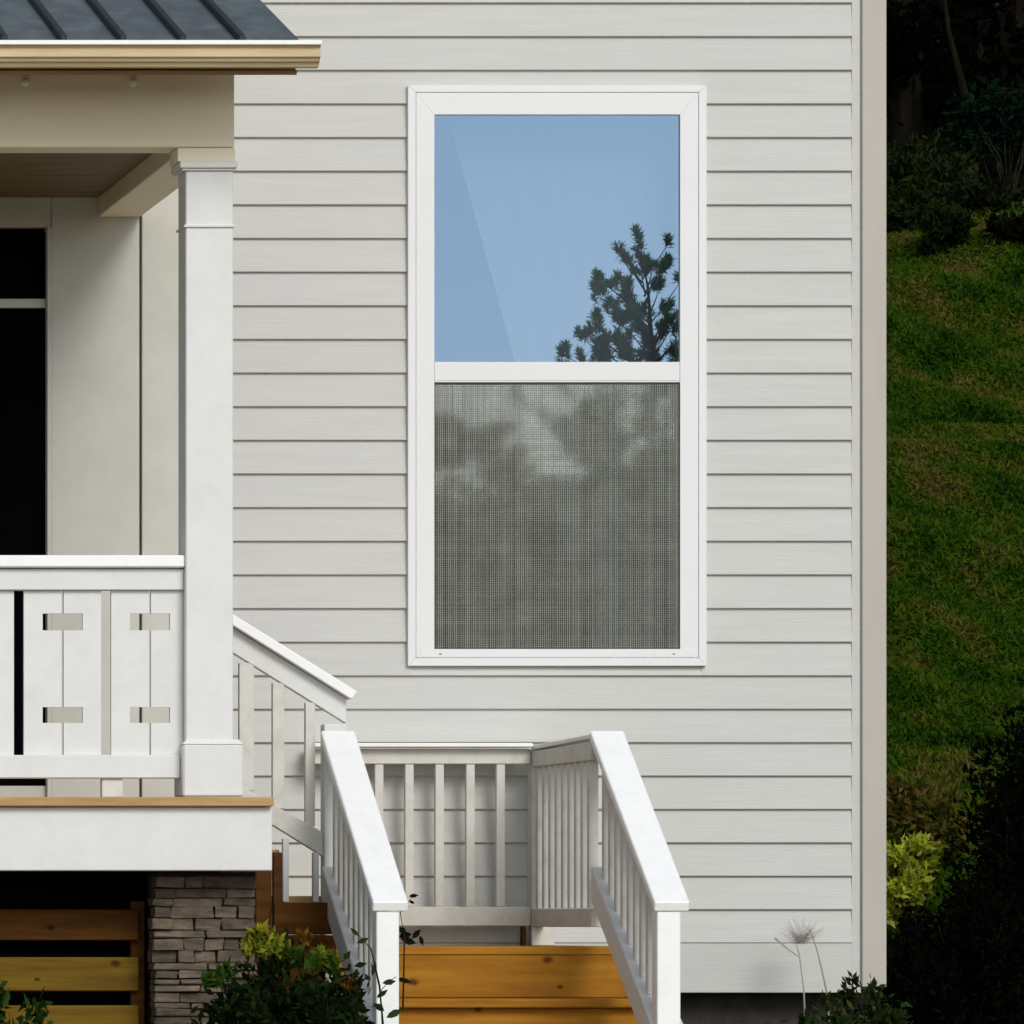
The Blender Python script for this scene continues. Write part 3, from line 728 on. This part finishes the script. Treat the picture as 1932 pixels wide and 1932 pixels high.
# ------------------------------------------------------------------ plants
def shrub(name, label,  blobs, n, size, cols, clumps=60, cr=0.28, trans=0.2, stem=True, cat='shrub', shell=0.45, aspect=0.42, core=None, group=None):
    b0 = blobs[0]; base = (b0[0], b0[1], float(gz(b0[0], b0[1])))
    t = thing(name, label, cat, base, group)
    P, A, B = cloud(blobs, n, size, clumps=clumps, cr=cr, shell=shell, aspect=aspect)
    keep = P[:, 2] > gz(P[:, 0], P[:, 1])
    quads_mesh('foliage', P[keep], A[keep], B[keep], leaf_mat(name + '_leaves', cols, trans, 0.9), t)
    bm = bmesh.new()
    for b in blobs:
        for k in range(5):
            tip = Vector(b[:3]) + Vector((random.uniform(-.6, .6) * b[3], random.uniform(-.6, .6) * b[4], random.uniform(-.1, .6) * b[5]))
            s0 = Vector(base) + Vector((random.uniform(-.04, .04), random.uniform(-.04, .04), -0.03))
            mid = s0.lerp(tip, 0.5) + Vector((random.uniform(-.05, .05), random.uniform(-.05, .05), 0.03))
            tube(bm, [s0, mid, tip], [0.005, 0.004, 0.0015], 5)
    bm_link('stem', bm, M['bark'], t)
    return t
G_dark = [(0.004, 0.010, 0.003), (0.010, 0.022, 0.005), (0.016, 0.030, 0.006), (0.006, 0.014, 0.004)]
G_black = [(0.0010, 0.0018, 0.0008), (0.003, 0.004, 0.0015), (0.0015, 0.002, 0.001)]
# foreground shrub before the stone pier
ax = lambda u_, Y: wx(u_, Y)
s1 = shrub('dark_shrub', 'dark leafy shrub with yellow green tips before the stone pier', [
    (ax(560, 17.7), 17.7, 0.40, 0.20, 0.20, 0.24), (ax(470, 17.72), 17.72, 0.34, 0.15, 0.15, 0.19), (ax(640, 17.8), 17.8, 0.36, 0.12, 0.12, 0.18), (ax(420, 17.75), 17.75, 0.28, 0.16, 0.15, 0.18)],
    9000, 0.017, G_dark, clumps=120, cr=0.22)
def tips(parent, spots, cols, n, size, r, name='new_leaves', up=0.9):
    blobs = [(ax(u_, Y), Y, wz(v_, Y), r, r, r * 0.8) for u_, v_, Y in spots]
    P, A, B = cloud(blobs, n, size, up=up, shell=0.2, aspect=0.36)
    return quads_mesh(name, P, A, B, leaf_mat(name + '_tint', cols, 0.35), parent)
tips(s1, [(478, 1768, 17.62), (500, 1762, 17.6), (520, 1775, 17.6), (470, 1790, 17.58), (505, 1792, 17.56), (535, 1790, 17.6), (610, 1800, 17.6)], [(0.10, 0.14, 0.01), (0.34, 0.31, 0.03), (0.04, 0.09, 0.008), (0.16, 0.19, 0.015)], 420, 0.016, 0.030)
tips(s1, [(572, 1770, 17.68), (655, 1858, 17.66)], [(0.22, 0.12, 0.015), (0.16, 0.045, 0.010), (0.20, 0.17, 0.02)], 150, 0.018, 0.022, 'reddish_leaves')
tips(s1, [(430, 1830, 17.6), (400, 1850, 17.6), (555, 1800, 17.56), (590, 1815, 17.56), (625, 1820, 17.6)], [(0.03, 0.07, 0.01), (0.05, 0.09, 0.012)], 300, 0.018, 0.03, 'green_leaves')
s2 = shrub('low_shrub', 'low green shrub before the timber slats at the left frame edge', [
    (ax(-5, 17.8), 17.8, 0.38, 0.12, 0.12, 0.16), (ax(40, 17.82), 17.82, 0.30, 0.10, 0.10, 0.13)], 1500, 0.020, [(0.008, 0.02, 0.004), (0.02, 0.05, 0.008), (0.03, 0.06, 0.01)], clumps=40)
# shrub below the siding at the right, and the dark ones past the corner
s3 = shrub('green_shrub', 'dark green shrub at the foot of the corner board', [
    (ax(1640, 19.55), 19.55, 0.38, 0.12, 0.12, 0.16), (ax(1560, 19.5), 19.5, 0.33, 0.11, 0.1, 0.15), (ax(1700, 19.6), 19.6, 0.33, 0.10, 0.1, 0.14), (ax(1490, 19.5), 19.5, 0.26, 0.08, 0.08, 0.15)],
    4200, 0.015, [(0.006, 0.016, 0.004), (0.02, 0.045, 0.008), (0.035, 0.055, 0.010), (0.010, 0.025, 0.006), (0.07, 0.06, 0.015)], clumps=110, cr=0.2)
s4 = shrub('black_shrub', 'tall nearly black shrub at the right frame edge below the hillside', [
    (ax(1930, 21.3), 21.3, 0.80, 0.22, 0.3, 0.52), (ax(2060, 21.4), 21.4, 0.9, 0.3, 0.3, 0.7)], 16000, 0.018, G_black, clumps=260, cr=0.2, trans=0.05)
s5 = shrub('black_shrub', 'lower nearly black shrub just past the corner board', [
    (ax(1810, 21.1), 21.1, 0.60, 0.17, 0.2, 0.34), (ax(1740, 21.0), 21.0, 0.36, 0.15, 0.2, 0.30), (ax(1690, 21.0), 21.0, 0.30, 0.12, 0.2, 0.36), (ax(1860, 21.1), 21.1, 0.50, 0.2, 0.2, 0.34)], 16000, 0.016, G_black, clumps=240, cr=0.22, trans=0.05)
s6 = shrub('yellow_bush', 'small bright yellow green bush between the corner board and black shrub', [
    (ax(1695, 21.6), 21.6, wz(1665, 21.6), 0.11, 0.10, 0.12), (ax(1712, 21.6), 21.6, wz(1615, 21.6), 0.085, 0.08, 0.07), (ax(1745, 21.6), 21.6, wz(1600, 21.6), 0.05, 0.05, 0.04)],
    2600, 0.016, [(0.36, 0.42, 0.02), (0.58, 0.62, 0.06), (0.20, 0.28, 0.015), (0.62, 0.62, 0.14)], clumps=40, trans=0.35, shell=0.75)
s7 = shrub('brown_bush', 'brownish olive bush above the yellow green bush', [
    (ax(1740, 22.8), 22.8, wz(1545, 22.8), 0.17, 0.12, 0.14), (ax(1690, 22.9), 22.9, wz(1520, 22.9), 0.14, 0.1, 0.12)],
    1500, 0.020, [(0.03, 0.045, 0.004), (0.09, 0.065, 0.014), (0.05, 0.07, 0.006), (0.16, 0.10, 0.03)], clumps=50, trans=0.2)

# dried flower head against the skirt board
YD = 19.80
dry = thing('dried_flower', 'dried pale flower stalk with fuzzy head against the lowest siding', 'plant', (wx(1560, YD), YD, 0))
bm = bmesh.new()
def D_(u_, v_, dy=0): return (wx(u_, YD), YD + dy, wz(v_, YD))
tube(bm, [D_(1572, 2160), D_(1562, 1880), D_(1552, 1835), D_(1541, 1790), D_(1528, 1752)], [.0036, .0032, .0028, .0022, .0015], 6)
tube(bm, [D_(1530, 2160), D_(1516, 1860), D_(1508, 1800), D_(1500, 1775)], [.003, .0026, .002, .0012], 5)
tube(bm, [D_(1508, 1805), D_(1488, 1792), D_(1462, 1770)], [.002, .0024, .0036], 5)
bm_link('stalk', bm, M['drystem'], dry)
bm = bmesh.new()
for k in range(150):
    a0 = random.uniform(0, 2 * math.pi); r0 = random.uniform(0.3, 1)
    end = D_(1510 + 50 * r0 * math.cos(a0), 1754 + 27 * r0 * math.sin(a0), random.uniform(-.03, .03))
    st = D_(1512 + random.uniform(-8, 8), 1775 + random.uniform(-6, 6))
    mid = ((st[0] + end[0]) / 2 + random.uniform(-.006, .006), (st[1] + end[1]) / 2, (st[2] + end[2]) / 2 - 0.004)
    tube(bm, [st, mid, end], [.0007, .0005, .0004], 4)
bm_link('flower_head', bm, M['drystem'], dry)

# thin climbing sapling beside the left newel
sap = thing('sapling', 'thin sapling with few dark leaves beside the left newel post', 'plant', (wx(720, 18.05), 18.05, 0))
bm = bmesh.new(); YQ = 18.05
def S_(u_, v_, dy=0): return (wx(u_, YQ), YQ + dy, wz(v_, YQ))
tube(bm, [S_(735, 2160), S_(722, 1930), S_(716, 1860), S_(700, 1790), S_(675, 1762)], [.005, .0035, .003, .002, .001], 5)
tube(bm, [S_(718, 1870), S_(735, 1850), S_(748, 1843)], [.002, .0014, .001], 4)
bm_link('stem', bm, M['bark'], sap)
Pl, Al, Bl = [], [], []
def leaves_of(parent, m_):
    for p_, a_, b_ in zip(Pl, Al, Bl):
        bm = bmesh.new()
        mid = [bm.verts.new(p_ - a_), bm.verts.new(p_ + np.array([0, 0.002, 0])), bm.verts.new(p_ + a_)]
        l_ = [bm.verts.new(p_ - a_ * .45 + b_ * .8), bm.verts.new(p_ + a_ * .15 + b_)]; r_ = [bm.verts.new(p_ - a_ * .45 - b_ * .8), bm.verts.new(p_ + a_ * .15 - b_)]
        for sd_ in (l_, r_): bm.faces.new([mid[0], sd_[0], mid[1]]); bm.faces.new([mid[1], sd_[0], sd_[1]]); bm.faces.new([mid[1], sd_[1], mid[2]])
        bm_link('leaf', bm, m_, parent)
def leaf(u_, v_, du, dv, wd, Y=YQ):
    c = np.array([wx(u_, Y), Y + random.uniform(-.02, .02), wz(v_, Y)]); a_ = np.array([du, random.uniform(-6, 6), -dv]) * Y / F
    b_ = np.cross(a_, [random.uniform(-.4, .4), 1, random.uniform(-.4, .4)]); b_ = b_ / np.linalg.norm(b_) * wd * Y / F
    Pl.append(c); Al.append(a_); Bl.append(b_)
for a_ in [(735, 1853, 14, -2, 6), (708, 1828, 3, -14, 5), (742, 1912, 16, -8, 7), (715, 1900, -12, -8, 6), (685, 1775, -12, 5, 5), 
           (722, 1875, 10, -8, 5), (670, 1758, -8, -8, 4)]: leaf(*a_)
leaves_of(sap, leaf_mat('sapling_leaves', [(0.01, 0.03, 0.008), (0.03, 0.06, 0.015), (0.05, 0.03, 0.015)], 0.2))
Pl, Al, Bl = [], [], []
YT = 18.5
pot = thing('sapling', 'dark leaf sprigs poking out behind the left newel over the landing edge', 'plant', (wx(765, YT), YT, 0.45))
for a_ in [(765, 1765, 12, -3, 8), (785, 1762, 8, -9, 6), (772, 1776, 14, 4, 7), (795, 1775, 4, 10, 5), (758, 1755, -6, -6, 6), (781, 1690, 9, -1, 4), (777, 1702, 5, 3, 3),
           (752, 1680, 3, 10, 4), (765, 1850, 14, 4, 5)]:
    leaf(*a_, YT)
leaves_of(pot, leaf_mat('sprig_leaves', [(0.004, 0.006, 0.004), (0.012, 0.018, 0.008)], 0.1))
bm = bmesh.new()
tube(bm, [(wx(760, YT), YT, 0.45), (wx(763, YT), YT, wz(1770, YT)), (wx(755, YT), YT, wz(1720, YT)), (wx(752, YT), YT, wz(1672, YT))], [.003, .0022, .0016, .001], 5)
tube(bm, [(wx(758, YT), YT, wz(1720, YT)), (wx(768, YT), YT, wz(1705, YT)), (wx(780, YT), YT, wz(1690, YT))], [.0014, .0012, .0008], 4)
bm_link('stem', bm, M['bark'], pot)

# ------------------------------------------------------------------ trees of the wood above the slope
def broad_tree(label, x, y, h, crown, nleaf, cols, size=0.10, cat='tree', name='broadleaf_tree', group=None, trunk_mat='bark', low=0.15, trans=0.15, lean=0.0, tr=0.12):
    z0 = float(gz(x, y))
    t = thing(name, label, cat, (x, y, z0), group)
    bm = bmesh.new()
    top = Vector((x + lean, y, z0 + h * 0.8))
    tube(bm, [(x, y, z0 - .1), (x + lean * .3 + random.uniform(-.1, .1), y, z0 + h * .35), (x + lean * .7, y, z0 + h * .6), top], [tr, tr * .8, tr * .5, tr * .2], 8)
    for k in range(8):
        zz = z0 + h * random.uniform(.25, .75); a0 = random.uniform(0, 6.28)
        r = crown * random.uniform(.5, .85)
        xx_ = x + lean * (zz - z0) / h
        tube(bm, [(xx_, y, zz), (xx_ + r * .5 * math.cos(a0), y + r * .5 * math.sin(a0), zz + r * .3), (xx_ + r * math.cos(a0), y + r * math.sin(a0), zz + r * .45)], [tr * .4, tr * .25, tr * .08], 5)
    bm_link('trunk', bm, M[trunk_mat], t)
    blobs = []
    for k in range(9):
        f = random.uniform(low, .95); rr = crown * (0.75 if f < .7 else 0.55) * random.uniform(.6, 1)
        a0 = random.uniform(0, 6.28); d = crown * random.uniform(0, .55)
        blobs.append((x + d * math.cos(a0) + lean * f, y + d * math.sin(a0), z0 + h * f, rr, rr, rr * .8))
    P, A, B = cloud(blobs, nleaf, size, clumps=160, cr=0.28, shell=0.35, aspect=0.5)
    k = P[:, 2] > gz(P[:, 0], P[:, 1])
    quads_mesh('crown', P[k], A[k], B[k], leaf_mat('crown_leaves', cols, trans), t)
    return t
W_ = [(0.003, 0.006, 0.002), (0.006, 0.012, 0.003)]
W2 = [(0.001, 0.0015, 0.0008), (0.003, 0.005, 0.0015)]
wood_trees = [
    (1720, 46, 5.5, 1.5, W2, 'dense dark tree on the slope top, touching the corner board'),
    (1830, 48, 6.0, 1.7, W2, 'dense dark tree on the slope top, in the middle of the gap'),
    (1930, 46, 5.5, 1.5, W2, 'dense dark tree on the slope top, at the right frame edge'),
    (1770, 51, 7.5, 2.0, W2, 'tall black tree farther back in the wood, nearer the house'),
    (1890, 53, 8.0, 2.2, W2, 'tall black tree farther back in the wood, nearer the frame edge'),
]
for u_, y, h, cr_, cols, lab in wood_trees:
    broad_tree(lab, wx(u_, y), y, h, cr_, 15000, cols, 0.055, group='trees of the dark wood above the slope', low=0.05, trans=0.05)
for (u_, v_, y, r, cols, lab) in [
    (1730, 320, 43.5, 0.34, [(0.004, 0.010, 0.003), (0.018, 0.026, 0.006), (0.006, 0.014, 0.003)], 'dim olive undergrowth bush at the slope top beside the corner board'),
    (1800, 350, 43.0, 0.30, [(0.006, 0.016, 0.004), (0.018, 0.03, 0.008)], 'dim green undergrowth bush at the slope top in mid gap'),
    (1700, 390, 41.5, 0.26, [(0.006, 0.014, 0.003), (0.02, 0.028, 0.006)], 'small dim bush where the grass meets the wood, against the corner board'),
    (1790, 425, 40.5, 0.16, [(0.004, 0.010, 0.002), (0.016, 0.026, 0.004)], 'small dark tussock on the upper grass in mid gap'),
    (1925, 440, 40.5, 0.20, [(0.002, 0.004, 0.001), (0.006, 0.010, 0.002)], 'small black bush on the upper grass at the frame edge'),
    (1900, 200, 43.5, 0.30, [(0.002, 0.009, 0.005), (0.006, 0.018, 0.008)], 'dim bluish green bush high at the right frame edge'),
    (1870, 400, 42.0, 0.28, [(0.003, 0.006, 0.003), (0.010, 0.016, 0.004)], 'dark bush low on the slope top near the frame edge')]:
    x = wx(u_, y); zc_ = wz(v_, y)
    shrub('undergrowth_bush', lab, [(x, y, zc_, r, r, r * .75), (x - r * .6, y, zc_ - .15, r * .7, r * .7, r * .6), (x + r * .5, y, zc_ - .2, r * .8, r * .8, r * .6)], 3200, 0.028, cols, clumps=60, trans=0.1, cat='bush', group='undergrowth at the edge of the wood')
YW = 43.6
pt = thing('leaning_trunk', 'slender pale trunk leaning across the dark wood', 'tree', (wx(1838, YW), YW, float(gz(wx(1838, YW), YW))))
bm = bmesh.new()
tube(bm, [(wx(1842, YW), YW, float(gz(wx(1842, YW), YW)) - .1), (wx(1836, YW), YW, wz(290, YW)), (wx(1826, YW), YW, wz(200, YW)), (wx(1808, YW), YW, wz(130, YW)), (wx(1790, YW), YW, wz(60, YW)), (wx(1776, YW), YW, wz(-40, YW)), (wx(1770, YW), YW, wz(-300, YW))],
     [.035, .032, .03, .022, .016, .012, .006], 7)
bm_link('trunk', bm, M['palebark'], pt)
P, A, B = cloud([(wx(1775, YW), YW, wz(-260, YW), .8, .8, .5)], 1200, 0.07, clumps=40); quads_mesh('crown', P, A, B, leaf_mat('thin_crown', W_, .1), pt)

# ------------------------------------------------------------------ trees opposite the house (they show mirrored in the window)
YM = -20.0; DM = 2 * Y0 - YM
def mx_(u_): return (u_ - VX) * DM / F
def mz_(v_): return EYE + (VY - v_) * DM / F
SPRAYS = [(1060,330,30,60),(1075,480,40,90),(870,480,40,40),(930,600,70,70),(1050,700,110,90),(1330,440,40,40),(1400,620,80,110),(1290,700,60,60),(1180,680,60,70),
    (640,760,50,90),(700,930,70,120),(820,860,60,90),(550,980,60,50),(960,900,60,90),(1010,1020,90,80),(850,1100,90,70),(990,1160,60,70),(1330,880,110,70),(1430,880,50,50),
    (1150,1180,90,60),(1430,1130,80,70),(1400,1320,80,90),(610,1270,60,100),(740,1270,90,150),(890,1290,100,90),(1150,1420,120,90),(1290,1420,90,100),(1440,1450,60,80),
    (400,1480,60,80),(520,1430,80,60),(600,1620,130,130),(700,1500,50,60),(280,1620,80,70),(890,1500,110,90),(980,1600,90,120),(1140,1600,60,60),(1200,1640,50,150),
    (430,1730,80,50),(640,1720,120,60),(920,1720,100,70),(1100,1740,100,60),(1430,1690,70,90),(800,1620,50,60),(300,1850,140,80),(600,1900,160,90),(950,1900,160,90),(1500,1850,140,90),(1600,1600,90,90),(1560,1350,70,90)]
def pine(label, x, y, ztop, seed):
    rnd = random.Random(seed)
    z0 = float(gz(x, y))
    t = thing('pine_tree', label, 'tree', (x, y, z0))
    bm = bmesh.new(); H = ztop - z0
    tr = [(x + .105, y, z0 - .1), (x + .09, y, z0 + H * .3), (x + .12, y, z0 + H * .6), (x + .105, y, ztop - 1.0), (x + .07, y, ztop - .5), (x + .01, y, ztop - .2), (x, y, ztop)]
    tube(bm, tr, [.10, .07, .045, .022, .013, .008, .004], 8)
    tw = []
    z = z0 + H * .22
    while z < ztop - 1.35:
        f = (ztop - z)
        L_ = min(1.25, 0.14 + 0.54 * f)
        for k in range(rnd.choice([3, 3, 4])):
            a0 = rnd.uniform(0, 6.283); l = L_ * rnd.uniform(.7, 1.1)
            d = Vector((math.cos(a0), math.sin(a0), 0))
            p0 = Vector((x, y, z)); p1 = p0 + d * l * .5 + Vector((0, 0, l * .22)); p2 = p0 + d * l * .85 + Vector((0, 0, l * .55))
            tube(bm, [p0, p1, p2], [.014, .009, .004], 5)
            for q in range(int(3 + l * 5)):
                s = rnd.uniform(.35, 1.0)
                b_ = p0.lerp(p1, s * 2) if s < .5 else p1.lerp(p2, s * 2 - 1)
                e_ = b_ + (d * rnd.uniform(0, .5) + Vector((rnd.uniform(-.7, .7), rnd.uniform(-.7, .7), rnd.uniform(.5, 1.1)))).normalized() * rnd.uniform(.08, .20)
                tube(bm, [b_, e_], [.004, .002], 4); tw.append((b_, e_))
            tw.append((p1, p2 + Vector((0, 0, .08))))
        z += rnd.uniform(.15, .24)
    def tx(zv):      # trunk offset with height near the top
        return x
    for (cu, cv, ru, rv) in SPRAYS:
        dy = rnd.uniform(-.45, .45) * min(1, abs(cu - 1190) / 400 + .25)
        cx = x + (cu - 1062) * 0.000806 - 0.0; cz = ztop - (cv - 300) * 0.000806
        k_ = rnd.uniform(.35, .6)
        base = Vector((x + (0.105 if cz < ztop - .75 else .105 * (ztop - cz) / .75), y, max(cz - .12 - abs(cx - x) * k_ - .1, z0 + 1)))
        c = Vector((cx, y + dy, cz))
        tube(bm, [base, base.lerp(c, .55) - Vector((0, 0, .03)), c - Vector((0, 0, rv * .0005))], [.010, .006, .003], 5)
        for q in range(max(3, int(ru * rv / 900))):
            o_ = Vector((rnd.uniform(-1, 1) * ru * .0006, rnd.uniform(-.06, .06), rnd.uniform(-1, .8) * rv * .0007))
            lean_ = Vector((rnd.uniform(-.5, .5) + (.35 if cu > 1190 else -.35), rnd.uniform(-.4, .4), 1)).normalized()
            e0 = c + o_ - lean_ * .04; e1 = c + o_ + lean_ * rnd.uniform(.03, .075)
            tube(bm, [e0, e1], [.003, .0015], 4); tw.append((e0, e1))
    tw.append((Vector((x, y, ztop - .3)), Vector((x, y, ztop))))
    bm_link('trunk', bm, M['bark'], t)
    Ps, As, Bs = [], [], []
    for b_, e_ in tw:
        n_ = 46
        s = R.random((n_, 1)); ax_ = np.array(e_ - b_); L_ = np.linalg.norm(ax_); axn = ax_ / L_
        base = np.array(b_) + ax_ * (.1 + .9 * s)
        d = unit(R.normal(size=(n_, 3)) * .75 + axn * 1.1) * (.024 + .020 * R.random((n_, 1)))
        Ps.append(base + d); As.append(d); Bs.append(unit(np.cross(d, R.normal(size=(n_, 3)))) * .0055)
    quads_mesh('needles', np.vstack(Ps), np.vstack(As), np.vstack(Bs), leaf_mat('pine_needles', [(0.14, 0.22, 0.07), (0.22, 0.38, 0.10), (0.36, 0.50, 0.11)], .5), t)
pine('young pine mirrored in the upper glass of the window', mx_(1207), YM, mz_(440), 5)
WHERE = ['third from the left', 'second from the left', 'small, two left of the pine', 'small, next left of the pine', 'touching the pine trunk', 'behind the pine trunk', 'next right of the pine', 'last on the right', 'leftmost of the row']
H1 = [(0.22, 0.27, 0.14), (0.32, 0.36, 0.18), (0.45, 0.48, 0.24), (0.18, 0.22, 0.12)]
for i, (u_, v_, y, cr_) in enumerate([(838, 738, -20.5, 0.40), (720, 760, -22, 0.8), (915, 752, -20, 0.5), (1005, 748, -21, 0.5), (1110, 735, -21, 0.55), (1180, 730, -22, 0.8), (1290, 760, -21, 0.8), (1400, 740, -22, 1.0), (600, 760, -21, 1.0)]):
    Dm = 2 * Y0 - y; x = (u_ - VX) * Dm / F; zt5 = EYE + (VY - v_) * Dm / F
    broad_tree('leafy tree mirrored faintly behind the insect screen, ' + WHERE[i], x, y, zt5 * 1.0, cr_, 7000, H1, 0.07, group='trees opposite the house mirrored behind the screen', low=.45, trans=.4, tr=.05)

hx0, hx1, HY = mx_(560), mx_(1500), -18.6
hedge = thing('hedge', 'long high hedge opposite the house, mirrored dimly behind the insect screen', 'hedge', ((hx0 + hx1) / 2, HY, 0))
hb = []
for i in range(22):
    for zf in (0.7, 2.0, 3.2):
        x_ = hx0 + (hx1 - hx0) * (i + random.uniform(.1, .9)) / 22
        hb.append((x_, HY + random.uniform(-.2, .2), zf, 0.5, 0.45, 0.85))
    hb.append((x_, HY + random.uniform(-.2, .2), 4.1 + random.uniform(-.1, .1), 0.32, 0.4, 0.55))
P, A, B = cloud(hb, 42000, 0.075, shell=0.6, aspect=0.5)
quads_mesh('foliage', P, A, B, leaf_mat('hedge_leaves', [(0.12, 0.15, 0.07), (0.26, 0.30, 0.10), (0.55, 0.60, 0.16), (0.15, 0.19, 0.10), (0.50, 0.52, 0.24)], 0.45, patch=0.8), hedge)
bm = bmesh.new()
for i in range(14):
    x_ = hx0 + (hx1 - hx0) * (i + .5) / 14
    tube(bm, [(x_, HY, -.1), (x_ + .05, HY, 1.8), (x_ - .04, HY, 3.9)], [.05, .035, .01], 6)
bm_link('stem', bm, M['bark'], hedge)

nb_ = []
for i in range(34):
    x_ = hx0 + (hx1 - hx0) * random.random()
    zz_ = random.choice([4.75, 4.75, 3.35, 3.3, 3.4])
    nb_.append((x_, HY + 0.45, zz_ + random.uniform(-.12, .1), random.uniform(.1, .25), .15, random.uniform(.06, .14)))
P, A, B = cloud(nb_, 5000, 0.06, shell=0.4, aspect=0.5)
quads_mesh('new_leaves', P, A, B, leaf_mat('hedge_new_leaves', [(0.50, 0.58, 0.10), (0.62, 0.66, 0.16), (0.40, 0.50, 0.10)], 0.5), hedge)
